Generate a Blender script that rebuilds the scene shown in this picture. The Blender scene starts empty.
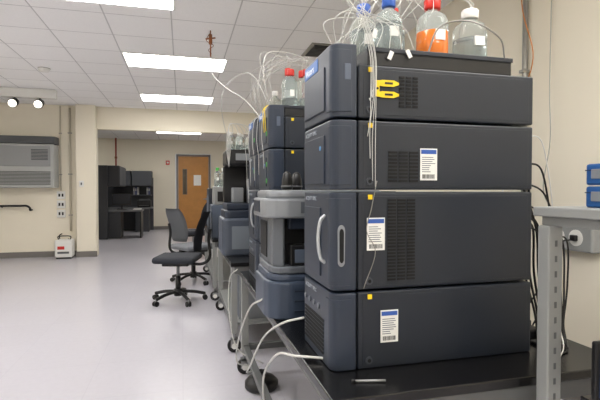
import bpy, bmesh, math, random
from mathutils import Vector, Matrix
random.seed(4)
scene=bpy.context.scene
try:
    scene.view_settings.view_transform='Standard'
    scene.view_settings.look='None'
except Exception: pass

def lin(c):
    c=c/255.0
    return c/12.92 if c<=0.04045 else ((c+0.055)/1.055)**2.4
def col(r,g,b): return (lin(r),lin(g),lin(b),1)
MATS={}
def mat(name,rgb,rough=0.5,metal=0.0,noise=0.0,nscale=40,emit=0,alpha=1,trans=0,bump=0,coat=0):
    if name in MATS: return MATS[name]
    m=bpy.data.materials.new(name); m.use_nodes=True
    nt=m.node_tree; bs=nt.nodes['Principled BSDF']
    c=col(*rgb)
    bs.inputs['Base Color'].default_value=c
    bs.inputs['Roughness'].default_value=rough
    bs.inputs['Metallic'].default_value=metal
    if coat: bs.inputs['Coat Weight'].default_value=coat
    if trans:
        bs.inputs['Transmission Weight'].default_value=trans
        bs.inputs['IOR'].default_value=1.2
    if emit:
        bs.inputs['Emission Color'].default_value=c
        bs.inputs['Emission Strength'].default_value=emit
    if noise or bump:
        tc=nt.nodes.new('ShaderNodeTexCoord')
        n=nt.nodes.new('ShaderNodeTexNoise'); n.inputs['Scale'].default_value=nscale; n.inputs['Detail'].default_value=3
        nt.links.new(tc.outputs['Object'],n.inputs['Vector'])
        if noise:
            mx=nt.nodes.new('ShaderNodeMix'); mx.data_type='RGBA'
            k=1-noise; k2=1+noise
            mx.inputs['A'].default_value=(c[0]*k,c[1]*k,c[2]*k,1)
            mx.inputs['B'].default_value=(min(1,c[0]*k2),min(1,c[1]*k2),min(1,c[2]*k2),1)
            nt.links.new(n.outputs['Fac'],mx.inputs['Factor'])
            nt.links.new(mx.outputs['Result'],bs.inputs['Base Color'])
        if bump:
            b=nt.nodes.new('ShaderNodeBump'); b.inputs['Strength'].default_value=bump; b.inputs['Distance'].default_value=0.002
            nt.links.new(n.outputs['Fac'],b.inputs['Height']); nt.links.new(b.outputs['Normal'],bs.inputs['Normal'])
    MATS[name]=m
    return m
def gridmat(name,base,line,size,ox,oy,mort,rough,speck=0.05,spscale=60,bump=0.1):
    m=bpy.data.materials.new(name); m.use_nodes=True
    nt=m.node_tree; bs=nt.nodes['Principled BSDF']; bs.inputs['Roughness'].default_value=rough
    tc=nt.nodes.new('ShaderNodeTexCoord'); mp=nt.nodes.new('ShaderNodeMapping')
    mp.inputs['Location'].default_value=(-ox+size*100,-oy+size*100,0)
    nt.links.new(tc.outputs['Object'],mp.inputs['Vector'])
    br=nt.nodes.new('ShaderNodeTexBrick'); br.offset=0; br.squash=1
    br.inputs['Scale'].default_value=1; br.inputs['Brick Width'].default_value=size; br.inputs['Row Height'].default_value=size
    br.inputs['Mortar Size'].default_value=mort; br.inputs['Mortar Smooth'].default_value=0.1
    c=col(*base); br.inputs['Color1'].default_value=c
    br.inputs['Color2'].default_value=(c[0]*.97,c[1]*.97,c[2]*.97,1); br.inputs['Mortar'].default_value=col(*line)
    nt.links.new(mp.outputs['Vector'],br.inputs['Vector'])
    n=nt.nodes.new('ShaderNodeTexNoise'); n.inputs['Scale'].default_value=spscale; n.inputs['Detail'].default_value=4
    nt.links.new(tc.outputs['Object'],n.inputs['Vector'])
    mr=nt.nodes.new('ShaderNodeMapRange'); mr.inputs['From Min'].default_value=.3; mr.inputs['From Max'].default_value=.7
    mr.inputs['To Min'].default_value=1-speck; mr.inputs['To Max'].default_value=1+speck*.5
    nt.links.new(n.outputs['Fac'],mr.inputs['Value'])
    vm=nt.nodes.new('ShaderNodeVectorMath'); vm.operation='SCALE'
    nt.links.new(br.outputs['Color'],vm.inputs[0]); nt.links.new(mr.outputs['Result'],vm.inputs['Scale'])
    nt.links.new(vm.outputs['Vector'],bs.inputs['Base Color'])
    b=nt.nodes.new('ShaderNodeBump'); b.inputs['Strength'].default_value=bump; b.inputs['Distance'].default_value=.002
    nt.links.new(n.outputs['Fac'],b.inputs['Height']); nt.links.new(b.outputs['Normal'],bs.inputs['Normal'])
    return m

WALL=mat('painted_cream_wall',(233,226,208),.75,noise=.02,nscale=3,bump=.05)
FLOOR=gridmat('vinyl_floor',(194,192,200),(186,184,193),.61,0,0,.003,.28,.03,25,.02)
CEIL=gridmat('ceiling_tile',(252,252,252),(205,205,206),.61,-.70,5.84,.007,.9,.04,90,.3)
SLATE=mat('slate_plastic',(29,35,45),.42,noise=.03,nscale=300,bump=.1)
BEZ=mat('slate_bezel',(40,49,64),.36,noise=.03,nscale=200)
BEZL=mat('light_slate',(84,94,110),.4)
BLUEG=mat('blue_gray_plastic',(58,69,87),.4)
BLACK=mat('black_plastic',(15,15,17),.4)
DARK=mat('vent_black',(4,5,6),.8)
BTOP=mat('black_epoxy_top',(13,13,15),.25,noise=.1,nscale=100)
STEEL=mat('gray_steel',(150,152,154),.38,metal=.6)
PGRAY=mat('painted_gray_steel',(142,144,143),.45,noise=.02,nscale=30)
AGRAY=mat('apron_gray_steel',(92,94,94),.45)
SILV=mat('silver_plastic',(138,142,147),.35,metal=.2)
SILVM=mat('mid_silver_plastic',(98,103,110),.35,metal=.2)
SILVB=mat('bright_silver',(185,189,193),.35,metal=.25)
WHITE=mat('white_plastic',(226,226,222),.45)
TUBE=mat('white_tubing',(208,208,204),.35)
CORD=mat('black_cord',(12,12,13),.5)
RED=mat('red_cap',(200,38,26),.4)
BLUE=mat('blue_cap',(36,84,170),.4)
YEL=mat('yellow_plastic',(240,205,20),.4)
GRN=mat('green_sticker',(70,170,70),.5)
GLASS=mat('clear_glass',(225,232,232),.06,trans=.85)
AMBER=mat('orange_liquid',(222,118,34),.15,coat=.5)
LIQ=mat('clear_liquid',(205,214,214),.1,trans=.8)
PAPER=mat('white_label',(234,234,230),.7)
LBLUE=mat('label_blue',(45,85,165),.6)
INK=mat('label_ink',(90,95,105),.7)
FAB=mat('dark_gray_fabric',(46,49,56),.9,noise=.15,nscale=150,bump=.3)
FAB2=mat('gray_fabric',(124,127,132),.9,noise=.12,nscale=150,bump=.3)
DESK=mat('charcoal_laminate',(56,58,63),.5,noise=.04,nscale=40)
WOOD=mat('oak_door',(190,134,70),.45,noise=.16,nscale=7)
FRAME=mat('door_frame_gray',(112,104,94),.5)
BASEB=mat('gray_vinyl_base',(120,116,112),.6)
PIPE=mat('painted_conduit',(196,188,170),.5)
GALV=mat('galvanised',(150,148,142),.4,metal=.5)
COPPER=mat('copper_brown',(140,84,48),.35,metal=.5)
EMIT=mat('lit_diffuser',(255,252,248),.5,emit=15)
BLUEBOX=mat('blue_box',(32,82,142),.45)
ACW=mat('unit_light_gray',(168,170,168),.5)
ACD=mat('unit_dark_gray',(88,90,92),.5)
SCREEN=mat('screen_glow',(70,110,170),.3,emit=.5)

class B:
    def __init__(s): s.bm=bmesh.new(); s.mats=[]
    def mi(s,m):
        if m not in s.mats: s.mats.append(m)
        return s.mats.index(m)
    def merge(s,t,m,smooth=False):
        i=s.mi(m)
        for f in t.faces: f.material_index=i; f.smooth=smooth
        me=bpy.data.meshes.new('t'); t.to_mesh(me); s.bm.from_mesh(me); bpy.data.meshes.remove(me); t.free()
    def box(s,x0,x1,y0,y1,z0,z1,m,bev=0,seg=2,rot=None):
        t=bmesh.new(); bmesh.ops.create_cube(t,size=1)
        sx,sy,sz=abs(x1-x0),abs(y1-y0),abs(z1-z0)
        bmesh.ops.scale(t,vec=(sx,sy,sz),verts=t.verts)
        if bev: 
            bev=min(bev,min(sx,sy,sz)*.49)
            bmesh.ops.bevel(t,geom=t.edges[:],offset=bev,segments=seg,affect='EDGES',profile=.5)
        M=Matrix.Translation(((x0+x1)/2,(y0+y1)/2,(z0+z1)/2))
        if rot: M=M@rot
        t.transform(M); s.merge(t,m,False); return s
    def cyl(s,p0,p1,r,m,seg=20,r2=None,bev=0):
        p0=Vector(p0);p1=Vector(p1); d=p1-p0
        t=bmesh.new(); bmesh.ops.create_cone(t,cap_ends=True,segments=seg,radius1=r,radius2=r if r2 is None else r2,depth=d.length)
        if bev:
            es=[e for e in t.edges if len(e.link_faces)==2 and any(len(f.verts)>4 for f in e.link_faces)]
            bmesh.ops.bevel(t,geom=es,offset=bev,segments=2,affect='EDGES')
        q=Vector((0,0,1)).rotation_difference(d.normalized()).to_matrix().to_4x4()
        t.transform(Matrix.Translation((p0+p1)/2)@q)
        i=s.mi(m)
        for f in t.faces: f.material_index=i; f.smooth=len(f.verts)<=4
        me=bpy.data.meshes.new('t'); t.to_mesh(me); s.bm.from_mesh(me); bpy.data.meshes.remove(me); t.free(); return s
    def lathe(s,prof,c,m,seg=24):
        t=bmesh.new(); rings=[]
        for r,z in prof:
            rings.append([t.verts.new((c[0]+r*math.cos(2*math.pi*k/seg),c[1]+r*math.sin(2*math.pi*k/seg),c[2]+z)) for k in range(seg)])
        for a,b in zip(rings,rings[1:]):
            for k in range(seg): t.faces.new((a[k],a[(k+1)%seg],b[(k+1)%seg],b[k]))
        t.faces.new(rings[0][::-1]); t.faces.new(rings[-1])
        s.merge(t,m,True); return s
    def tube(s,pts,r,m,seg=8,sub=8,smooth=True):
        P=[Vector(p) for p in pts]
        if smooth and len(P)>2:
            Q=[]; E=[P[0]*2-P[1]]+P+[P[-1]*2-P[-2]]
            for i in range(1,len(E)-2):
                a,b,c,d=E[i-1:i+3]
                for k in range(sub):
                    u=k/sub
                    Q.append(.5*((2*b)+(c-a)*u+(2*a-5*b+4*c-d)*u*u+(-a+3*b-3*c+d)*u**3))
            Q.append(P[-1]); P=Q
        t=bmesh.new(); rings=[]; n=None
        for i,p in enumerate(P):
            tg=(P[min(i+1,len(P)-1)]-P[max(i-1,0)])
            if tg.length<1e-7: tg=Vector((0,0,1))
            tg.normalize()
            if n is None:
                n=tg.orthogonal().normalized()
            else:
                n=n-tg*n.dot(tg)
                if n.length<1e-5: n=tg.orthogonal()
                n.normalize()
            b=tg.cross(n)
            rings.append([t.verts.new(p+(n*math.cos(2*math.pi*k/seg)+b*math.sin(2*math.pi*k/seg))*r) for k in range(seg)])
        for a,b2 in zip(rings,rings[1:]):
            for k in range(seg): t.faces.new((a[k],a[(k+1)%seg],b2[(k+1)%seg],b2[k]))
        t.faces.new(rings[0][::-1]); t.faces.new(rings[-1])
        s.merge(t,m,True); return s
    def prism(s,poly,axis,a0,a1,m,bev=0):
        def P(p,a):
            return {'z':(p[0],p[1],a),'y':(p[0],a,p[1]),'x':(a,p[0],p[1])}[axis]
        t=bmesh.new()
        v0=[t.verts.new(P(p,a0)) for p in poly]; v1=[t.verts.new(P(p,a1)) for p in poly]
        t.faces.new(v0); t.faces.new(v1[::-1]); n=len(poly)
        for i in range(n): t.faces.new((v0[i],v0[(i+1)%n],v1[(i+1)%n],v1[i]))
        bmesh.ops.recalc_face_normals(t,faces=t.faces[:])
        if bev: bmesh.ops.bevel(t,geom=t.edges[:],offset=bev,segments=2,affect='EDGES',profile=.5)
        s.merge(t,m,False); return s
    def make(s,name,parent=None,loc=(0,0,0),rz=0,**kw):
        bmesh.ops.recalc_face_normals(s.bm,faces=s.bm.faces[:])
        me=bpy.data.meshes.new(name); s.bm.to_mesh(me); s.bm.free()
        for m in s.mats: me.materials.append(m)
        o=bpy.data.objects.new(name,me); scene.collection.objects.link(o)
        o.location=loc; o.rotation_euler=(0,0,rz)
        if parent: o.parent=parent
        for k,v in kw.items(): o[k]=v
        return o
def thing(name,loc,label,category,rz=0,group=None):
    e=bpy.data.objects.new(name,None); e.empty_display_size=.05; scene.collection.objects.link(e)
    e.location=loc; e.rotation_euler=(0,0,rz); e['label']=label; e['category']=category
    if group: e['group']=group
    return e
def copy_thing(src,loc,label=None,rz=None):
    def cp(o,par):
        n=o.copy(); scene.collection.objects.link(n)
        if par is not None: n.parent=par
        for c in list(kids.get(o.name,[])): cp(c,n)
        return n
    kids={}
    def collect(o):
        kids[o.name]=list(o.children)
        for c in o.children: collect(c)
    collect(src)
    n=cp(src,None); n.location=loc
    if rz is not None: n.rotation_euler=(0,0,rz)
    if label: n['label']=label
    return n
def text(name,body,size,m,parent,loc,face):
    cu=bpy.data.curves.new(name,'FONT'); cu.body=body; cu.size=size; cu.extrude=.0003; cu.align_x='LEFT'
    to=bpy.data.objects.new(name,cu); scene.collection.objects.link(to)
    bpy.context.view_layer.update()
    me=bpy.data.meshes.new_from_object(to.evaluated_get(bpy.context.evaluated_depsgraph_get()))
    bpy.data.objects.remove(to); bpy.data.curves.remove(cu)
    me.materials.clear(); me.materials.append(m)
    o=bpy.data.objects.new(name,me); scene.collection.objects.link(o)
    if face=='-x': M=Matrix(((0,0,-1),(-1,0,0),(0,1,0))).to_4x4()
    else: M=Matrix(((1,0,0),(0,0,-1),(0,1,0))).to_4x4()
    me.transform(M); o.location=loc
    if parent: o.parent=parent
    return o
def struct(o): o['kind']='structure'; return o

H=2.95
# ---------------- room shell
def S(b,name): return struct(b.make(name))
S(B().box(-5.1,2.4,-3.1,16,-.1,0,FLOOR),'floor')
S(B().box(-5.1,2.4,-3.1,16,H,H+.1,CEIL),'ceiling')
S(B().box(2.3,2.4,-3,16,0,H,WALL),'wall_right')
S(B().box(-5.1,-5,-3,16,0,H,WALL),'wall_left')
S(B().box(-5.1,2.4,-3.1,-3,0,H,WALL),'wall_rear')
b=B(); b.box(-5,-1.64,9.8,9.98,0,H,WALL); b.box(-1.64,1.4,9.8,9.98,2.51,H,WALL); b.box(1.4,2.3,9.8,9.98,0,H,WALL)
S(b,'wall_front')
b=B(); b.box(-5,-.2,15.7,15.8,0,H,WALL); b.box(-.2,.95,15.7,15.8,2.5,H,WALL); b.box(.95,2.3,15.7,15.8,0,H,WALL)
S(b,'wall_back')
S(B().box(-5,-1.64,9.78,9.8,0,.11,BASEB),'baseboard_front')
S(B().box(-5,-.2,15.68,15.7,0,.11,BASEB).box(.95,2.3,15.68,15.7,0,.11,BASEB),'baseboard_back')
S(B().box(2.28,2.3,-3,9.8,0,.11,BASEB),'baseboard_right')
S(B().box(-1.98,-1.62,9.62,9.8,0,H,WALL,.01),'trim_1')
S(B().box(-1.99,-1.61,9.605,9.62,0,.11,BASEB),'trim_2')
# door
d=B(); d.box(-.18,-.12,15.62,15.72,0,2.48,FRAME).box(.87,.93,15.62,15.72,0,2.48,FRAME).box(-.18,.93,15.62,15.72,2.42,2.48,FRAME)
dr=struct(d.make('door_1'))
lf=B().box(-.115,.865,15.66,15.70,.01,2.415,WOOD,.004).make('door_leaf',dr)
B().box(.02,.17,15.652,15.66,1.15,2.0,FRAME,.003).make('frame',lf)
B().box(.04,.15,15.648,15.655,1.17,1.98,mat('dark_glass',(70,60,46),.1)).make('window_pane',lf)
B().box(.38,.62,15.655,15.66,1.45,1.8,PAPER).make('paper_notice',lf,label='plain white paper notice')
B().cyl((.78,15.66,1.0),(.78,15.6,1.0),.03,STEEL).cyl((.78,15.61,1.0),(.68,15.61,1.0),.012,STEEL).make('handle',lf)

# ---------------- ceiling lights
ml=None
lights=[(-.69,5.84),(-.70,8.28),(-.70,13.16),(-1.31,3.75),(-3.75,13.16),(-.70,.96),(1.13,.35),(-4.35,5.23),(-3.75,1.57),(-3.75,3.40),(-.70,-1.48),(-3.75,-1.48),(.75,-2.0)]
for x,y in lights:
    if ml is None:
        ml=thing('ceiling_light',(x,y,H),'lit white recessed fluorescent troffer in the tile ceiling','ceiling light',group='recessed ceiling lights')
        B().box(0,1.26,0,.61,-.012,.0,WHITE).make('light_frame',ml)
        B().box(.02,1.24,.02,.59,-.016,-.0125,EMIT).make('diffuser',ml)
    else: copy_thing(ml,(x,y,H))
sd=thing('smoke_detector',(-1.8,6.9,H),'round white smoke detector on the ceiling','smoke detector')
B().lathe([(.075,0),(.075,-.02),(.06,-.045),(.02,-.055)],(0,0,0),WHITE).make('detector_body',sd)
B().lathe([(.078,0),(.078,-.008)],(0,0,-.0005),GALV).make('mounting_ring',sd)
sp=thing('ceiling_sprinkler',(-2.6,6.2,H),'small metal sprinkler head under the ceiling','sprinkler')
B().cyl((0,0,-.01),(0,0,0),.04,WHITE).cyl((0,0,-.06),(0,0,-.01),.012,STEEL).cyl((0,0,-.064),(0,0,-.06),.025,STEEL).make('sprinkler_body',sp)
cv=thing('ceiling_vent',(1.42,4.95,H),'gray louvred air vent in the tile ceiling','air vent')
B().box(0,.6,0,.5,-.012,-.001,GALV).make('vent_frame',cv)
b=B()
for i in range(8): b.box(.04,.56,.04+i*.054,.07+i*.054,-.022,-.012,mat('vent_dark_gray',(52,52,54),.6))
b.make('louvre_panel',cv)
tl=thing('spot_lamp_bar',(-2.75,8.3,H),'white ceiling-mounted box with two spot lamps','ceiling lamp')
B().box(-.45,.75,0,.12,-.15,0,WHITE,.01).make('housing',tl)
for x in (.13,.5):
    B().cyl((x,.06,-.2),(x,.06,-.15),.015,BLACK).cyl((x,.1,-.21),(x,-.04,-.26),.06,BLACK,r2=.075).make('lamp_head',tl)
    B().cyl((x,-.04,-.26),(x,-.052,-.264),.062,mat('lamp_lens',(250,248,235),.2,emit=1.5)).make('lens',tl)
hr=thing('ceiling_drop_rod',(.295,4.85,H),'copper-brown rod hanging from the ceiling with wire wrapped round it','pipe')
B().cyl((0,0,-.27),(0,0,0),.007,COPPER).cyl((-.05,0,-.09),(.05,0,-.07),.008,COPPER).cyl((0,0,-.14),(0,0,-.04),.018,COPPER).make('rod',hr)
B().tube([(-.01,0,-.03),(-.04,.02,-.1),(.03,0,-.15),(-.02,0,-.2),(.01,0,-.24)],.003,COPPER).make('wire',hr)

# ---------------- front wall items
ac=thing('wall_heater_unit',(-3.6,9.8,1.34),'light gray wall-mounted fan coil unit with louvred front','air conditioner')
B().box(0,1.28,-.34,0,0,.82,ACW,.02).make('body',ac)
B().prism([(-.345,.83),(0,.83),(0,.97),(-.27,.97)],'x',-.01,1.29,ACD,.008).make('top_grille',ac)
b=B()
for i in range(10): b.box(.04,1.22,-.349,-.338,.06+i*.026,.072+i*.026,ACD)
b.make('lower_vent',ac)
B().box(.04,1.22,-.350,-.338,.40,.78,mat('unit_panel',(138,140,141),.4),.004).make('access_panel',ac)
b=B()
for i in range(8): b.box(.90,1.18,-.354,-.349,.52+i*.026,.534+i*.026,mat('unit_control',(60,62,64),.4))
b.make('panel_vent',ac)
ob=None
for i,z in enumerate((1.20,1.02,.84)):
    if ob is None:
        ob=thing('wall_outlet',(-2.28,9.8,z),'white wall outlet plate stacked on the cream wall','outlet',group='outlets beside the conduit')
        B().box(-.075,.075,-.03,0,-.075,.075,WHITE,.006).make('cover_plate',ob)
        B().box(-.045,-.012,-.034,-.03,-.03,.03,BLACK).box(.012,.045,-.034,-.03,-.03,.03,BLACK).make('socket',ob)
    else: copy_thing(ob,(-2.28,9.8,z))
lsw=thing('light_switch',(-1.88,9.61,1.42),'small white light switch on the cream pilaster','light switch')
B().box(-.04,.04,-.01,.01,-.06,.06,WHITE,.004).make('switch_plate',lsw)
B().box(-.012,.012,-.018,-.01,-.025,.025,ACD,.002).make('toggle',lsw)
def conduit(x,y,z0,z1,r=.015,lab='cream painted vertical conduit pipe on the wall',m=PIPE):
    c=thing('conduit_pipe',(x,y,z0),lab,'pipe',group='wall conduits')
    B().cyl((0,0,0),(0,0,z1-z0),r,m,12).make('pipe',c)
    z=.3
    while z<z1-z0-.1:
        B().box(-r*1.8,r*1.8,-r*1.1,r*1.1,z,z+.02,GALV,.002).make('clamp',c); z+=.8
conduit(-2.11,9.775,.5,2.9,.02); conduit(-2.28,9.775,1.29,2.93,.014)
rl=thing('handrail',(-3.6,9.8,1.0),'black metal rail with a curved end on the wall','handrail')
B().tube([(0,-.12,.0),(.6,-.12,0),(.74,-.12,0),(.80,-.12,-.04),(.80,-.10,-.08),(.80,0,-.08)],.02,BLACK).make('rail',rl)
B().cyl((.3,-.12,0),(.3,0,-.03),.012,BLACK).make('bracket',rl)
fb=thing('floor_device',(-2.32,9.42,0),'small white boxy device with red label standing on the floor','device')
B().box(0,.3,0,.25,.03,.36,WHITE,.02).box(.02,.28,.02,.23,0,.03,BLACK).make('case',fb)
B().tube([(.05,.1,.36),(.05,.1,.42),(.25,.1,.42),(.25,.1,.36)],.01,BLACK).make('handle',fb)
B().box(.05,.17,-.004,0,.18,.24,RED).box(.05,.25,-.004,0,.1,.14,ACD).make('front_label',fb)
def hose(pts,r=.004,m=TUBE,name='tubing',label='thin white plastic tubing looping between bottles and instruments',cat='tube',group=None,seg=6):
    o=B().tube(pts,r,m,seg).make(name); o['label']=label; o['category']=cat
    if group:o['group']=group
    return o
hose([(-2.27,9.77,.45),(-2.3,9.7,.4),(-2.2,9.6,.2),(-2.1,9.6,.25),(-2.12,9.6,.37)],.01,CORD,'cable','black power cord by the wall','cord')

# ---------------- far room furniture
DT=mat('desk_top_gray',(104,106,110),.4); CDG=mat('cabinet_door_gray',(72,75,81),.45)
hx=thing('cubicle_desk',(0,0,0),'charcoal cubicle desk with overhead cabinets against the cream wall','desk')
B().box(-2.6,-1.9,12.9,12.98,0,1.95,DESK,.005).box(-2.65,-2.6,12.9,15.6,0,1.95,DESK,.005).box(-2.6,-.9,15.58,15.64,0,1.70,DESK,.005).make('partition_panel',hx)
B().prism([(-2.6,13.0),(-1.05,13.0),(-1.05,13.7),(-1.9,14.0),(-1.9,14.8),(-.9,14.85),(-.9,15.57),(-2.6,15.57)],'z',.72,.76,DT).make('worktop',hx)
c=B().box(-2.6,-1.62,12.99,14.4,1.40,1.95,DESK,.005).make('overhead_cabinet',hx)
B().box(-1.619,-1.60,13.01,13.68,1.42,1.93,CDG,.004).box(-1.619,-1.60,13.71,14.38,1.42,1.93,CDG,.004).make('cabinet_door',c)
for i,x in enumerate((-2.15,-1.52)):
    c=B().box(x,x+.6,15.15,15.57,1.42,1.90,DESK,.005).make('overhead_cabinet',hx)
    B().box(x+.01,x+.59,15.13,15.149,1.44,1.88,CDG,.004).make('cabinet_door',c)
B().box(-1.55,-.95,15.3,15.57,1.12,1.15,CDG,.003).make('shelf',hx)
B().box(-1.4,-1.0,14.95,15.5,0,.71,DESK,.005).make('pedestal',hx)
B().box(-2.1,-1.6,13.1,13.7,0,.71,DESK,.005).make('pedestal',hx)
B().box(-1.11,-1.07,13.05,13.65,0,.72,BLACK,.004).make('leg',hx)
mn=thing('computer_monitor',(-1.6,13.35,.7605),'black computer monitor standing on the charcoal desk','monitor')
B().box(-.12,.12,-.08,.08,0,.015,BLACK,.004).cyl((0,.02,.01),(0,.02,.2),.02,BLACK).make('stand',mn)
B().box(-.24,.24,-.02,.02,.13,.45,BLACK,.008).make('screen_housing',mn)
B().box(-.22,.22,-.023,-.02,.16,.43,mat('screen_dark',(38,44,56),.15)).make('screen',mn)
pr=thing('printer',(-1.15,15.2,.7605),'dark gray desktop printer on the charcoal desk','printer')
B().box(-.2,.2,-.18,.18,0,.22,BLACK,.02).make('body',pr)
B().box(-.14,.14,-.3,-.18,.05,.06,ACD).make('paper_tray',pr)
B().box(-.15,.15,-.05,.09,.221,.26,ACD,.01).make('lid',pr)
for i,x in enumerate((-1.5,-1.44,-1.38,-1.1,-1.04)):
    m_=mat('binder_%d'%(i%3),[(150,150,155),(70,80,120),(200,200,196)][i%3],.6)
    o=thing('binder',(x,15.35,1.1505),'office binder standing on the cubicle shelf','binder',group='binders on the cubicle shelf')
    B().box(0,.045,0,.2,0,.24,m_,.004).make('cover',o); B().box(.01,.035,-.002,0,.12,.2,PAPER).make('spine_label',o)
pb=thing('paper_stack',(-1.2,13.3,.7605),'small stack of white papers on the desk','paper')
for i in range(3): B().box(-.1+.01*i,.1+.01*i,-.13,.13,.012*i,.012*i+.011,PAPER).make('sheet_bundle',pb)
rp=thing('sprinkler_pipe',(-2.02,15.5,2.0),'thin red vertical pipe against the cream wall','pipe')
B().cyl((0,0,0),(0,0,.95),.025,mat('pipe_red',(150,60,40),.5)).cyl((-.001,0,.3),(.0,0,.36),.04,COPPER).make('pipe',rp)
al=thing('fire_alarm',(-.45,15.7,2.2),'small red fire alarm strobe on the wall','fire alarm')
B().box(-.06,.06,-.04,0,-.07,.07,RED,.005).make('housing',al)
B().box(-.03,.03,-.06,-.04,-.03,.03,WHITE,.005).make('strobe_lens',al)

# ---------------- chairs
def chair(loc,rz,fab,label,bw=.2):
    c=thing('office_chair',loc,label,'chair',rz)
    B().box(-.24,.24,-.24,.24,.47,.545,fab,.035,3).make('seat',c)
    B().box(-.15,.15,-.14,.14,.43,.47,BLACK,.01).make('seat_pan',c)
    t=B(); t2=bmesh.new(); N=8; R=9; V=[]
    for j in range(R):
        v=j/(R-1); row=[]
        for i in range(N+1):
            u=i/N*2-1
            w=bw*(1-.25*(2*v-1)**4) 
            x=.27+.11*v-.05*u*u-.03*math.sin(v*math.pi)
            row.append(t2.verts.new((x,u*w,.60+.45*v)))
        V.append(row)
    for j in range(R-1):
        for i in range(N): t2.faces.new((V[j][i],V[j][i+1],V[j+1][i+1],V[j+1][i]))
    bmesh.ops.solidify(t2,geom=t2.faces[:],thickness=.035)
    t.merge(t2,fab,True); t.make('backrest',c)
    B().tube([(.1,0,.45),(.28,0,.44),(.37,0,.52),(.36,0,.72),(.38,0,.85)],.018,BLACK).make('back_support',c)
    B().cyl((0,0,.12),(0,0,.30),.03,BLACK).cyl((0,0,.3),(0,0,.44),.018,STEEL).make('gas_column',c)
    B().tube([(.05,.14,.45),(.05,.24,.44),(.05,.29,.45)],.008,BLACK).make('lever',c)
    base=B().cyl((0,0,.07),(0,0,.15),.045,BLACK).make('base',c)
    for k in range(5):
        a=2*math.pi*k/5+.3; ca,sa=math.cos(a),math.sin(a)
        B().tube([(ca*.03,sa*.03,.12),(ca*.18,sa*.18,.105),(ca*.31,sa*.31,.075)],.019,BLACK).make('leg',base)
        B().cyl((ca*.31-sa*.025,sa*.31+ca*.025,.03),(ca*.31-sa*.008,sa*.31+ca*.008,.03),.03,BLACK).cyl((ca*.31+sa*.025,sa*.31-ca*.025,.03),(ca*.31+sa*.008,sa*.31-ca*.008,.03),.03,BLACK).cyl((ca*.31,sa*.31,.03),(ca*.31,sa*.31,.08),.01,STEEL).make('caster',base)
    return c
chair((-.05,5.50,0),math.radians(-14),FAB,'dark gray swivel office chair on a black five-star base')
chair((.15,6.6,0),math.radians(212),FAB2,'light gray swivel office chair standing behind the dark one',.23)
chair((.20,8.9,0),math.radians(20),FAB,'dark swivel office chair further along the benches')

# ---------------- benches
BZ=.722
def caster(par,x,y):
    c=B().cyl((x,y,.1),(x,y,.16),.014,STEEL).box(x-.03,x+.03,y-.028,y-.022,.045,.11,STEEL).box(x-.03,x+.03,y+.022,y+.028,.045,.11,STEEL).box(x-.03,x+.03,y-.028,y+.028,.1,.11,STEEL).make('caster',par)
    B().cyl((x,y-.018,.055),(x,y+.018,.055),.055,BLACK,24,bev=.005).cyl((x,y-.0295,.055),(x,y+.0295,.055),.024,WHITE).make('wheel',c)
def bench(x0,x1,y0,y1,label,shelf=False):
    e=thing('lab_bench',((x0+x1)/2,(y0+y1)/2,0),label,'bench')
    a,bb=(x1-x0)/2,(y1-y0)/2
    B().box(-a,a,-bb,bb,BZ-.03,BZ,BTOP,.004).make('worktop',e)
    B().box(-a+.03,a-.03,-bb+.01,-bb+.05,BZ-.09,BZ-.031,AGRAY,.003).box(-a+.03,a-.03,bb-.05,bb-.01,BZ-.09,BZ-.031,AGRAY,.003).box(-a+.03,-a+.06,-bb+.05,bb-.05,BZ-.09,BZ-.031,AGRAY,.003).box(a-.05,a-.01,-bb+.05,bb-.05,BZ-.09,BZ-.031,AGRAY,.003).make('apron_frame',e)
    for sx in (-1,1):
        for sy in (-1,1):
            x=sx*(a-.03); y=sy*(bb-.04)
            B().box(x-.025,x+.025,y-.025,y+.025,.15,BZ-.031,PGRAY,.004).make('leg',e)
            caster(e,x,y)
        B().box(sx*(a-.035)-.02,sx*(a-.035)+.02,-bb+.06,bb-.06,.17,.21,AGRAY,.003).make('rail',e)
    B().box(-a+.06,a-.06,bb-.06,bb-.02,.17,.21,AGRAY,.003).make('rail',e)
    if shelf: B().box(-a+.02,a-.02,-bb+.04,bb-.04,.211,.23,PGRAY,.003).make('lower_shelf',e)
    return e
bench(.395,1.45,1.18,3.25,'black-topped lab bench on gray steel frame with casters')
bench(.37,1.35,3.62,5.02,'second black-topped mobile bench carrying the gray instruments',True)
bench(.34,1.35,5.4,7.4,'third black-topped mobile bench beyond the chairs',True)
cp_=thing('computer_tower',(.45,3.75,.2305),'light gray computer tower on the lower bench shelf','computer')
B().box(0,.45,0,.2,0,.38,SILV,.008).make('case',cp_)
B().box(-.004,.0,.02,.18,.02,.36,BEZL,.002).make('front_panel',cp_)

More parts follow.
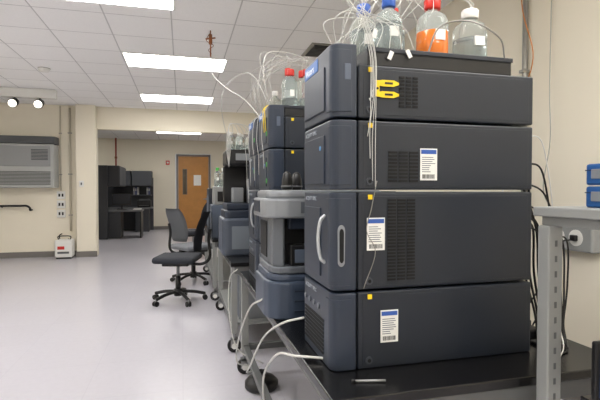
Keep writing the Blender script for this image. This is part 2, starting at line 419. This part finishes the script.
# ---------------- chromatography modules
L=.7485; W=.354
def vent(par,x0,x1,z0,z1,cols,name='side_vent'):
    b=B(); n=max(3,int((z1-z0)/.0105)); cw=(x1-x0)/cols
    for c in range(cols):
        for i in range(n):
            z=z0+i*(z1-z0)/n
            b.box(x0+c*cw+.003,x0+(c+1)*cw-.003,-.0012,.001,z,z+.0068,DARK)
    b.make(name,par)
def sticker(par,x0,z1,w=.062,h=.105):
    l=B().box(x0,x0+w,-.0012,.0,z1-h,z1,PAPER).make('label_sticker',par,label='white printed label with blue heading')
    b=B(); b.box(x0+.003,x0+w-.003,-.0018,-.001,z1-.018,z1-.004,LBLUE)
    z=z1-.028
    while z>z1-h+.028:
        b.box(x0+.006,x0+w-.006-random.random()*.025,-.0018,-.001,z-.0022,z,INK); z-=.0068
    x=x0+.008
    while x<x0+w-.009:
        wd=random.choice([.001,.0018]); b.box(x,x+wd,-.0018,-.001,z1-h+.006,z1-h+.02,BLACK); x+=wd+random.choice([.001,.0016,.002])
    b.make('label_print',l)
LB=mat('logo_blue',(95,160,215),.5); LG=mat('logo_gray',(175,183,193),.5)
def arc(cx,cy,r,a0,a1,n=6): return [(cx+r*math.cos(math.radians(a0+(a1-a0)*k/n)),cy+r*math.sin(math.radians(a0+(a1-a0)*k/n))) for k in range(n+1)]
def module(z0,z1,kind,X=.4545,Y=1.36,label='dark slate chromatography module'):
    h=z1-z0
    e=thing('chromatography_module',(X,Y,z0),label,'lab instrument')
    top=h-.007
    B().box(.089,L,.004,W-.004,0.001,h-.007,SLATE,.005,2).box(.078,.095,.014,W-.014,.006,h-.012,DARK).make('housing',e)
    B().box(.105,L-.02,.0025,.0045,.012,h-.020,SLATE,.001).make('side_panel',e)
    zt=h+.054 if kind=='top' else top
    R=.030
    ol=arc(R,R,R,270,180)+arc(R,W-R,R,180,90)+[(.083,W),(.083,0)]
    bz=B().prism(ol,'z',.001,zt,BEZ,.005).make('door',e)
    B().prism([(p[0],p[1]) for p in ([( .064,-.004)]+arc(R-.001,R-.002,R+.002,270,185)+[(-.003,.055),(.004,.055),(.004,.01),(.064,.003)])],'z',.018,zt-.020,BEZ,.001).make('corner_cap',bz)
    if kind=='top':
        B().box(-.005,.002,.07,W-.04,.03,zt-.06,BEZ,.002).make('door_panel',bz)
        B().box(-.002,.001,W-.20,W-.036,zt-.052,zt-.010,mat('logo_plate',(40,100,175),.4),.001).make('logo_plate',bz)
        text('logo','Waters',.036,mat('logo_white',(235,240,246),.5),bz,(-.0025,W-.048,zt-.044),'-x')
        vent(e,.2255,.298,.039,.144,3)
        B().box(.04,.06,-.006,-.002,h-.06,h-.01,BEZL,.001).make('latch',bz)
    if kind=='second':
        B().box(-.005,.002,.07,W-.04,.02,h-.05,BEZ,.002).make('door_panel',bz)
        text('logo','ACQUITY UPLC',.02,LG,bz,(-.0008,W-.045,h-.036),'-x')
        vent(e,.1885,.30,.026,.13,3)
        sticker(e,.305,.137)
        B().cyl((-.006,.11,h-.09),(.0,.11,h-.09),.008,LB,14).make('round_badge',bz)
    if kind=='third':
        B().box(-.005,.002,.115,W-.04,.03,h-.06,BEZ,.002).make('door_panel',bz)
        B().tube([(.0,.070,.238),(-.016,.070,.22),(-.024,.070,.16),(-.016,.070,.10),(0,.070,.082)],.0062,SILVB).make('handle',bz,label='silver bowed door handle')
        gi=[(.018+.5*(.024)+.012*math.cos(a*math.pi/8),.145+.048*(1 if 0<=a<=8 else -1)+.018*math.sin(a*math.pi/8)) for a in range(16)]
        B().prism(gi,'y',-.0065,.0,SILV,.001).make('grip_insert',bz)
        B().prism([(.030+(p[0]-.030)*.62,.145+(p[1]-.145)*.82) for p in gi],'y',-.0078,-.006,DARK).make('grip_recess',bz)
        text('logo','ACQUITY UPLC',.02,LG,bz,(-.0008,W-.045,h-.036),'-x')
        vent(e,.187,.2905,.027,.295,3)
        sticker(e,.1175,.232)
    if kind=='fourth':
        b=B()
        for i in range(9): b.box(-.0025,.001,.085,W-.04,.03+i*.0135,.038+i*.0135,DARK)
        b.make('front_vent',bz)
        for i in range(4): B().cyl((-.005,W-.05-i*.055,.18),(.001,W-.05-i*.055,.18),.010,SILVM,14).make('button',bz)
        text('logo','ACQUITY UPLC',.02,LG,bz,(-.0008,W-.045,h-.036),'-x')
        sticker(e,.166,.188)
    B().cyl((.127,-.002,.028),(.127,.004,.028),.012,mat('screw_gray',(56,60,68),.4),14).cyl((.127,-.0025,.028),(.127,.0,.028),.006,DARK,12).make('screw',e)
    B().box(.122,.136,-.001,.004,h-.030,h-.015,YEL).make('warning_sticker',e)
    return e
ZS=[BZ,.979,1.300,1.529,1.706]
kinds=['fourth','third','second','top']
mods=[]
labs=['dark slate module with front vents at the stack base','tall dark slate module with silver bowed handle','dark slate module with ribbed vent and label','top dark slate module carrying the solvent tray']
for i in range(4):
    mods.append(module(ZS[i],ZS[i+1],kinds[i],label=labs[i]))
back=[]
for (X,Y) in ((.4545,2.42),(.4545,2.86)):
    for i in range(4):
        back.append(copy_thing(mods[i],(X,Y,ZS[i]),labs[i]))
for m,z in ((back[3],.08),(back[2],.14),(back[2],.05),(back[7],.09),(back[6],.12)):
    B().cyl((-.006,.06,z),(-.0035,.06,z),.014,GRN,14).make('round_sticker',m,label='green round sticker')

def tray(X,Y,Z,lab):
    e=thing('solvent_tray',(X,Y,Z),lab,'tray')
    B().box(0,.54,0,.32,0,.043,BLACK,.003).box(0,.54,0,.006,.04,.058,BLACK,.002).box(0,.54,.314,.32,.04,.058,BLACK,.002).box(0,.006,.006,.314,.04,.058,BLACK,.002).box(.534,.54,.006,.314,.04,.058,BLACK,.002).make('tray_body',e)
    B().box(-.004,.544,-.004,.0,.045,.060,SLATE,.002).make('rim',e)
    return e
tray(.58,1.375,1.700,'black solvent tray holding reagent bottles on the tall stack')
tray(.541,2.43,1.700,'black solvent tray with red-capped bottles on the second stack')
tray(.541,2.87,1.700,'black solvent tray on the third stack')
def bottle(x,y,z,cap,liq,label,r=.05,h=.20,fill=.6,group='reagent bottles'):
    e=thing('reagent_bottle',(x,y,z),label,'bottle',group=group)
    k=1.004 if liq is AMBER else .94
    B().lathe([(r*.9,0),(r,.008),(r,h*.68),(r*.85,h*.76),(r*.42,h*.84),(r*.36,h*.86),(r*.36,h*.92)],(0,0,0),GLASS).make('glass_body',e)
    B().lathe([(r*.9*k,.002),(r*k,.010),(r*k,h*fill),(r*k*.99,h*fill+.001)],(0,0,0),liq).make('liquid',e)
    B().lathe([(r*.5,h*.88),(r*.52,h*.89),(r*.52,h*1.02),(r*.46,h*1.04)],(0,0,0),cap,20).make('cap',e)
    B().box(-r*.32,r*.32,-r*1.0-.002,-r*.9,h*.34,h*.5,PAPER).make('label_sticker',e)
    return (x,y,z+h*1.04)
z1=1.7435
caps=[]
caps.append(bottle(.645,1.57,z1,BLUE,LIQ,'clear bottle with blue cap in the black tray',.05,.22))
caps.append(bottle(.685,1.445,z1,BLUE,LIQ,'short clear bottle with blue cap at the tray edge',.045,.20))
caps.append(bottle(.77,1.60,z1,RED,LIQ,'clear bottle with red cap in the black tray',.05,.23))
caps.append(bottle(.868,1.475,z1,RED,AMBER,'red-capped bottle holding orange liquid',.056,.225,.5))
caps.append(bottle(.95,1.62,z1,WHITE,LIQ,'clear bottle with white cap in the black tray',.05,.23))
caps.append(bottle(1.025,1.48,z1,WHITE,LIQ,'clear wide bottle with white cap and paper label',.060,.205,.5))
caps2=[]
for x,y,c in ((.592,2.50,RED),(.675,2.48,RED),(.60,2.60,RED),(.69,2.63,RED),(.625,2.695,RED),(.78,2.55,WHITE)):
    caps2.append(bottle(x,y,z1,c,LIQ,'clear bottle with %s cap on the second stack'%('red' if c is RED else 'white'),.038,.25 if y>2.55 else .22,.3))
for x,y,c in ((.60,2.98,WHITE),(.70,3.0,RED)):
    bottle(x,y,z1,c,LIQ,'clear bottle on the third stack tray',.04,.2,.3)

TG='tubing on the tall stack'
for i in range(6):
    cp=caps[i%6]
    jx,jy=random.uniform(-.03,.03),random.uniform(-.02,.02)
    top=random.uniform(.04,.14)
    hx_=.582+.006*(i%4); zend=[1.47,1.40,1.33,1.31,1.58,1.62][i]
    pts=[cp,(cp[0]+jx,cp[1]+jy,cp[2]+top*.7),((cp[0]+.56)/2,(cp[1]+1.38)/2+jy*2,cp[2]+top),(.53+jx,1.36+jy,1.93+jx),(hx_-.03+jx*.3,1.345,1.83),(hx_+jx*.25,1.345,1.72),(hx_+jx*.1,1.350,1.6),(hx_-.008-jx*.2,1.351,(1.6+zend)/2),(hx_-.012+.003*i,1.352,zend)]
    hose(pts,.0011,group=TG)
R_=random.uniform
for i in range(15):
    a=caps[(i*2+1)%6 if i%3 else i%6]; c=caps[(i+3)%6] if i%3==0 else (.48+.14*R_(0,1),1.42+.2*R_(0,1),1.755)
    m1=(a[0]*.7+c[0]*.3+R_(-.05,.05),(a[1]*.7+c[1]*.3)+R_(-.08,.04),a[2]+R_(.03,.12))
    m2=(a[0]*.3+c[0]*.7+R_(-.06,.05),(a[1]*.3+c[1]*.7)+R_(-.09,.03),1.86+R_(0,.14))
    hose([a,(a[0]+R_(-.01,.01),a[1],a[2]+.03),m1,m2,(c[0]+R_(-.02,.02),c[1],c[2]+.04),c],.0011,group=TG)
for i in range(5):
    x=.47+.025*i
    hose([(x,1.40+.03*i,1.758),(x-.03+.01*(i%3),1.40,1.83+.015*i),(x+.05,1.40,1.87+.02*R_(-1,1)),(x+.14,1.39,1.84),(x+.10+.02*i,1.385,1.763)],.0012,group=TG)
hose([(.80,1.385,1.758),(.83,1.36,1.84),(.93,1.34,1.86),(1.05,1.35,1.82),(1.09,1.372,1.758)],.003,GALV,'cable','gray cable arching over the bottle tray','cable')
hose([(.605,1.357,1.33),(.585,1.355,1.24),(.57,1.356,1.17),(.60,1.356,1.10),(.565,1.356,1.0),(.56,1.355,.985)],.0013,GALV,'cable','thin gray wire hanging down the module side','wire')
t=thing('tube_clip',(.602,1.3565,1.624),'bright yellow two-pronged plastic tube clip hanging on the module','clip')
for dz in (.018,-.018):
    B().prism([(0,.006+dz),(.02,.010+dz),(.06,.010+dz),(.078,.003+dz),(.078,-.003+dz),(.06,-.010+dz),(.02,-.010+dz),(0,-.006+dz)],'y',-.0015,.0015,YEL).make('clip_prong',t)
    B().box(.028,.056,-.0022,-.0014,dz-.0035,dz+.0035,BLACK).make('clip_slot',t)
B().box(-.004,.010,-.002,.002,-.026,.026,YEL,.001).make('clip_body',t)
B().cyl((.003,-.003,0),(.003,.002,0),.004,BLACK,10).make('pivot',t)
for i,(x,z,r) in enumerate(((.655,1.735,.4),(.72,1.745,-.5),(.60,1.80,.2))):
    t=B().box(-.007,.007,-.001,.001,-.014,.014,PAPER,rot=Matrix.Rotation(r,4,'Y')).make('paper_tag',loc=(x,1.366,z)); t['label']='small white paper tag tied to the tubing'; t['category']='tag'

TB='tubing on the stacks behind'
for i in range(14):
    x=.50+.03*random.random(); y=2.45+.05*i
    a=caps2[i%6]
    hose([a,(a[0]-.02,a[1]-.02,a[2]+.03+.05*random.random()),(x-.05+R_(-.03,.03),y-.1,1.98+.08*random.random()),(x-.07+R_(-.02,.02),y-.08,1.88),(x-.02,y,1.762)],.0016,group=TB)
for i in range(5):
    y=2.5+.17*i
    hose([(.47,y,1.762),(.435,y-.01,1.72),(.430,y+.02,1.6),(.44,y+.02,1.5),(.446,y+.04,1.42-.03*i)],.0018,group=TB)
for i in range(2):
    y=2.47+.05*i
    hose([(.50,y,1.764),(.44,y-.02,1.75),(.435,y-.03,1.68),(.445,y,1.62)],.0025,YEL,'cable','short yellow wire drooping over the second stack','wire')
hose([(.295,4.85,2.69),(.295,4.84,2.55),(.32,4.5,2.38),(.38,3.9,2.15),(.44,3.3,1.95),(.50,2.95,1.765)],.004,group=TB)
hose([(.5,2.6,1.765),(.40,2.75,2.0),(.30,3.2,2.02),(.30,3.6,1.95),(.36,3.9,1.8),(.45,4.1,1.67)],.0028,group=TB)

# ---------------- gray sampler in front of second stack
sm=thing('sample_organizer',(.36,1.96,BZ),'silver-gray sample handling instrument with dark recessed centre','lab instrument')
def oct_(x0,x1,y0,y1,c,n1=7): 
    R=c
    return arc(x0+R,y0+R,R,270,180,n1)+arc(x0+R*.7,y1-R*.7,R*.7,180,90,5)+[(x1,y1),(x1,y0)]
B().prism(oct_(0,.6,0,.40,.10,3),'z',.0,.17,BLUEG,.010).prism(oct_(.012,.59,.012,.39,.09,3),'z',.165,.205,BLUEG,.014).make('base_housing',sm)
B().prism(oct_(.02,.55,.01,.39,.08,3),'z',.2055,.235,SILVM,.006).make('base_deck',sm)
B().prism(oct_(.03,.55,.10,.38,.06,3),'z',.2355,.452,SILVM,.006).make('column_housing',sm)
B().prism(oct_(-.01,.55,.0,.40,.10,3),'z',.4525,.54,SILV,.010).prism(oct_(.008,.55,.012,.39,.09,3),'z',.535,.578,SILV,.016).make('head_housing',sm)
B().box(-.014,-.008,.14,.30,.475,.53,BEZ,.002).make('head_panel',sm)
B().prism([(.075,.035),(.035,.06),(.03,.095),(.05,.095),(.05,.085),(.075,.062),(.085,.062),(.085,.04)],'z',.2355,.452,SILVM,.003).make('corner_post',sm)
B().box(.44,.55,.03,.099,.2355,.452,SILVM,.006).make('side_post',sm)
B().box(.09,.44,.094,.101,.24,.45,DARK,.002).make('recess_panel',sm)
B().box(.025,.032,.17,.33,.26,.43,DARK,.002).make('front_window',sm)
B().box(.11,.40,.03,.093,.2355,.33,BLACK,.006).box(.13,.24,.026,.031,.25,.31,BEZL,.002).cyl((.22,.07,.33),(.22,.07,.40),.012,SILVB).cyl((.30,.07,.33),(.30,.07,.37),.01,SILVB).box(.11,.42,.05,.093,.40,.45,BEZ,.004).cyl((.38,.06,.36),(.38,.03,.36),.018,SILV).make('sample_drawer',sm)
B().tube([(.22,.07,.40),(.22,.05,.43),(.27,.045,.435),(.30,.045,.40),(.30,.07,.37)],.0025,TUBE).tube([(.36,.05,.43),(.37,.04,.38),(.34,.035,.34),(.36,.05,.33)],.0025,TUBE).make('sample_line',sm)
b=B()
for i in range(3): b.box(.12,.52,-.004,.001,.035+.045*i,.042+.045*i,BEZ)
b.make('front_ribs',sm)
B().box(.15,.35,-.003,.002,.475,.525,SILVM,.001).make('display_panel',sm)
for i,(x,y) in enumerate(((.47,2.06),(.53,2.12),(.60,2.05))):
    k=thing('vial_holder',(x,y,1.3005),'small black knurled vial holder on the silver sampler','holder',group='black holders')
    B().lathe([(.025,0),(.027,.01),(.024,.05),(.018,.075),(.006,.085)],(0,0,0),BLACK,16).make('holder_body',k)
    B().lathe([(.029,.012),(.029,.02)],(0,0,0),ACD,16).make('ring',k)

# ---------------- instruments on bench 2
e=thing('detector_instrument',(.34,4.0,BZ),'blue-gray boxy instrument with curved front on the mobile bench','lab instrument')
B().prism(oct_(0,.65,0,.5,.05),'z',0,.33,mat('mid_blue_gray',(76,84,98),.4),.02).make('housing',e)
B().prism(oct_(.02,.6,.03,.47,.05),'z',.3305,.40,BEZ,.01).make('deck',e)
B().box(.08,.4,-.004,.002,.06,.26,mat('pale_panel',(120,128,138),.4),.002).make('side_panel',e)
e=thing('autosampler',(.38,4.05,BZ+.4005),'black autosampler with clear window above the blue-gray instrument','lab instrument')
B().box(.0,.5,0,.4,.0,.06,BEZ,.01).box(.0,.5,.30,.4,.06,.40,BLACK,.01).box(.0,.5,0,.4,.40,.54,BLACK,.02).box(.36,.5,0,.3,.06,.4,BLACK,.01).make('frame',e)
B().box(.06,.16,.08,.2,.061,.2,SILV,.01).box(.2,.3,.08,.2,.061,.28,SILVB,.01).make('sampling_arm',e)
B().box(.08,.2,-.004,.001,.44,.5,SILV,.002).make('nameplate',e)
for x,y in ((.43,4.15),(.51,4.2),(.60,4.15),(.55,4.3)):
    bottle(x,y,BZ+.40+.541,WHITE,LIQ,'small clear bottle with white cap on the autosampler',.035,.15,.3,'bottles on the autosampler')
for i in range(5):
    hose([(.45+.05*i,4.15,1.81),(.43+.03*i,4.1,1.88),(.40,4.0,1.86),(.37+.01*i,3.98,1.7),(.40,4.04,1.5)],.0026,group=TB)
e=thing('instrument_tower',(.31,5.5,BZ),'gray and white instrument tower on the third bench','lab instrument')
B().box(.03,.4,0,.4,0,.40,BEZL,.01).make('lower_housing',e)
B().box(.06,.4,.02,.38,.401,.62,PGRAY,.01).make('upper_housing',e)
B().box(.10,.3,.012,.02,.44,.56,BLACK,.001).make('display_panel',e)
for x,y,c in ((.42,5.65,GRN),(.50,5.75,WHITE),(.60,5.65,RED)):
    bottle(x,y,BZ+.6205,c,LIQ,'clear bottle on the gray instrument tower',.04,.22,.4,'bottles on the instrument tower')
e=thing('gas_analyzer',(.34,6.1,BZ),'dark gray cabinet instrument at the far bench end','lab instrument')
B().box(0,.5,0,.5,0,.6,SLATE,.01).make('housing',e)
B().box(-.004,.001,.05,.45,.1,.5,BEZL,.002).make('door',e)
for x,y,c in ((.42,4.65,WHITE),(.45,4.78,RED),(.43,4.9,BLUE)):
    bottle(x,y,BZ,c,LIQ,'tall clear bottle at the end of the mobile bench',.05,.30,.5,'bottles on the mobile bench')

# ---------------- hoses down the bench front
hw=.0046
HL='white drain hose hanging over the bench front'; HG='drain hoses'
hose([(.42,2.25,.80),(.36,2.1,.79),(.33,2.3,.70),(.31,2.6,.45),(.33,2.85,.22),(.45,2.98,.14)],hw,label=HL,group=HG)
hose([(.46,1.72,.80),(.39,1.80,.76),(.34,1.95,.66),(.32,2.2,.45),(.36,2.6,.25),(.49,2.95,.14)],hw,label=HL,group=HG)
hose([(.47,1.45,.735),(.37,1.5,.735),(.33,1.62,.70),(.33,1.9,.50),(.38,2.1,.22),(.42,2.0,.10),(.5,1.75,.03)],hw,label=HL,group=HG)
hose([(.35,3.0,.78),(.31,3.1,.7),(.31,3.15,.45),(.36,3.1,.22),(.52,3.0,.14)],hw*.8,label=HL,group=HG)
wc=thing('waste_container',(.50,2.95,0),'low black waste container with screw cap under the bench','container')
B().lathe([(.10,0),(.11,.012),(.11,.045),(.085,.07),(.04,.08)],(0,0,0),BLACK).make('container_body',wc)
B().lathe([(.032,.081),(.032,.11),(.022,.116)],(0,0,0),BLACK).make('cap',wc)
pu=thing('added_dark_pump',(.75,1.7,0),'added dark gray pump darkening the space under the bench','pump')  # invented dark pump box, added to fill the dark area under the bench
B().box(0,.45,0,.7,.02,.4,mat('pump_gray',(48,50,54),.5),.03).make('pump_housing',pu)
B().cyl((.22,0.0,.2),(.22,-.15,.2),.12,BLACK,24,bev=.01).make('motor',pu)
B().box(.02,.43,.05,.65,0,.02,BLACK).make('foot',pu)
B().tube([(.1,.2,.4),(.1,.2,.47),(.1,.5,.47),(.1,.5,.4)],.012,STEEL).make('handle',pu)

c=thing('steel_clamp',(.50,1.275,BZ+.004),'small steel tool lying on the black worktop','tool')
B().cyl((0,0,.001),(.09,-.02,.001),.004,STEEL,10).make('shaft',c)
B().cyl((-.01,.002,.001),(.0,0,.001),.006,BLACK,10).make('grip',c)

# ---------------- right side cables
for i in range(5):
    o=.035*i
    hose([(1.21,1.45+o*.5,1.36-.1*(i%3)),(1.27,1.46+o*.4,1.33-.08*(i%3)),(1.30+o*.4,1.50,1.15),(1.31+o*.6,1.52,.98),(1.34+o*.35,1.5,.82),(1.32+o*.3,1.46,.737),(1.27,1.40+o*.3,.730)],.0045,CORD,'cable','black power cord dropping behind the stack','cord','black cords',8)
for i in range(4):
    o=.05*i
    hose([(1.21,1.40+.02*i,1.40-.07*i),(1.28+.03*i,1.40+.02*i,1.36-.08*i),(1.35+.04*i,1.42+.02*i,1.10),(1.37+.035*i,1.42+.02*i,.92),(1.36+.02*i,1.38+.02*i,.76+.01*i),(1.33+o*.3,1.33+.02*i,.729),(1.24,1.30+.02*i,.728)],.0035,CORD,'cable','black cord curling on the bench top','cord','black cords',8)
hose([(1.21,1.40,1.5),(1.30,1.42,1.46),(1.38,1.45,1.15),(1.36,1.45,.9),(1.34,1.36,.75),(1.25,1.28,.727)],.0022,WHITE,'cable','white data cable behind the stack','cable')
hose([(1.21,1.6,1.62),(1.32,1.7,1.66),(1.44,1.8,1.5),(1.42,1.8,1.2),(1.35,1.7,1.0),(1.22,1.6,.95)],.0028,WHITE,'cable','white data cable behind the stack','cable')
hose([(1.2,1.5,1.2),(1.33,1.5,1.18),(1.42,1.55,1.0),(1.47,1.6,.84),(1.55,1.7,.76),(1.6,1.9,.5)],.004,CORD,'cable','black power cord curving off the bench','cord','black cords')
hose([(2.22,2.19,1.01),(2.15,2.22,.98),(2.1,2.25,.8),(2.0,2.3,.6),(1.7,2.2,.4)],.005,CORD,'cable','black power cord plugged into the wall outlet','cord','black cords')
hose([(2.298,2.45,2.93),(2.27,2.43,2.3),(2.22,2.38,1.9),(2.2,2.35,1.6),(2.2,2.4,1.3),(2.298,2.4,1.15)],.004,mat('pale_gray_cable',(168,168,158),.5),'cable','pale gray cable hanging down the cream wall','cable')
hose([(2.298,2.75,2.93),(2.2,2.6,2.5),(2.2,2.5,2.15),(2.25,2.7,1.9),(2.298,2.9,1.7)],.004,mat('orange_wire',(200,130,70),.5),'cable','thin orange wire curling on the cream wall','wire')
conduit(2.275,2.66,1.0,2.93,.018,'gray vertical conduit pipe on the side wall',GALV)
wo=thing('surface_outlet_box',(2.3,2.27,1.02),'gray surface-mounted outlet box with black plug on the wall','outlet')
B().box(-.07,0,-.20,.12,-.08,.08,PGRAY,.012).make('box_body',wo)
for y in (.04,-.09): B().cyl((-.074,y,0),(-.07,y,0),.048,WHITE,24).make('socket',wo)
B().box(-.0755,-.073,.02,.026,-.012,.012,BLACK).box(-.0755,-.073,.054,.06,-.012,.012,BLACK).make('socket_slot',wo)
B().box(-.10,-.0745,-.11,-.07,-.018,.018,BLACK,.006).make('plug',wo)
ps=thing('power_strip',(1.30,1.50,BZ),'dark power strip with plugs on the bench top','power strip')
B().box(0,.06,-.02,.34,0,.035,BLACK,.006).make('strip_body',ps)
for i in range(4): B().box(.015,.045,.02+i*.07,.055+i*.07,.035,.06,mat('plug_gray',(60,60,62),.5),.004).make('plug',ps)
sh=thing('shelf_unit',(1.03,.45,0),'light gray steel shelf on slotted upright post','shelf')
B().box(0,.6,0,.715,1.222,1.250,PGRAY,.004).make('shelf_board',sh)
B().box(.02,.05,.02,.7,1.195,1.2215,PGRAY,.002).make('shelf_bracket',sh)
for (x,y) in ((.0,.65),(.5,.65),(.0,.02),(.5,.02)):
    p=B().box(x,x+.05,y,y+.045,0,1.195,PGRAY,.005).make('post',sh)
    b=B(); z=.1
    while z<1.15: b.box(x+.021,x+.029,y-.001,y+.002,z,z+.018,ACD); z+=.045
    b.make('slot_row',p)
B().box(.055,.5,.10,.59,.69,.72,BTOP,.003).make('lower_shelf',sh)
for i in range(2):
    bx=thing('blue_case',(1.115,.86,1.2505+.063*i),'blue plastic case with gray latch on the steel shelf','case',group='blue cases')
    B().box(0,.22,0,.2,0,.06,BLUEBOX,.006).make('case_body',bx)
    B().box(-.003,.001,.14,.18,.018,.045,SILV,.002).make('latch',bx)
    B().box(-.003,.001,.02,.06,.018,.045,SILV,.002).make('latch',bx)
    B().box(-.001,.221,-.001,.201,.0405,.0435,mat('case_seam',(16,44,84),.5)).make('lid_seam',bx)
mo=thing('tablet_display',(1.088,.99,.7205),'black display with lit bluish screen on the lower shelf','monitor')
B().box(0.0,.25,.0,.02,0,.165,BLACK,.006).box(.05,.2,-.03,.05,0,.008,BLACK).make('screen_housing',mo)
B().box(.012,.24,-.002,.0,.012,.152,SCREEN).make('screen',mo)

# ---------------- camera
cam=bpy.data.cameras.new('camera'); co=bpy.data.objects.new('camera',cam); scene.collection.objects.link(co)
cam.sensor_width=36; cam.lens=457/600*36; cam.clip_start=.05
co.location=(0,0,1.3)
co.rotation_euler=(math.radians(90-1.25),0,-math.atan(118/457))
scene.camera=co
w=bpy.data.worlds.new('world'); scene.world=w; w.use_nodes=True
w.node_tree.nodes['Background'].inputs[0].default_value=(.9,.93,1,1); w.node_tree.nodes['Background'].inputs[1].default_value=.5
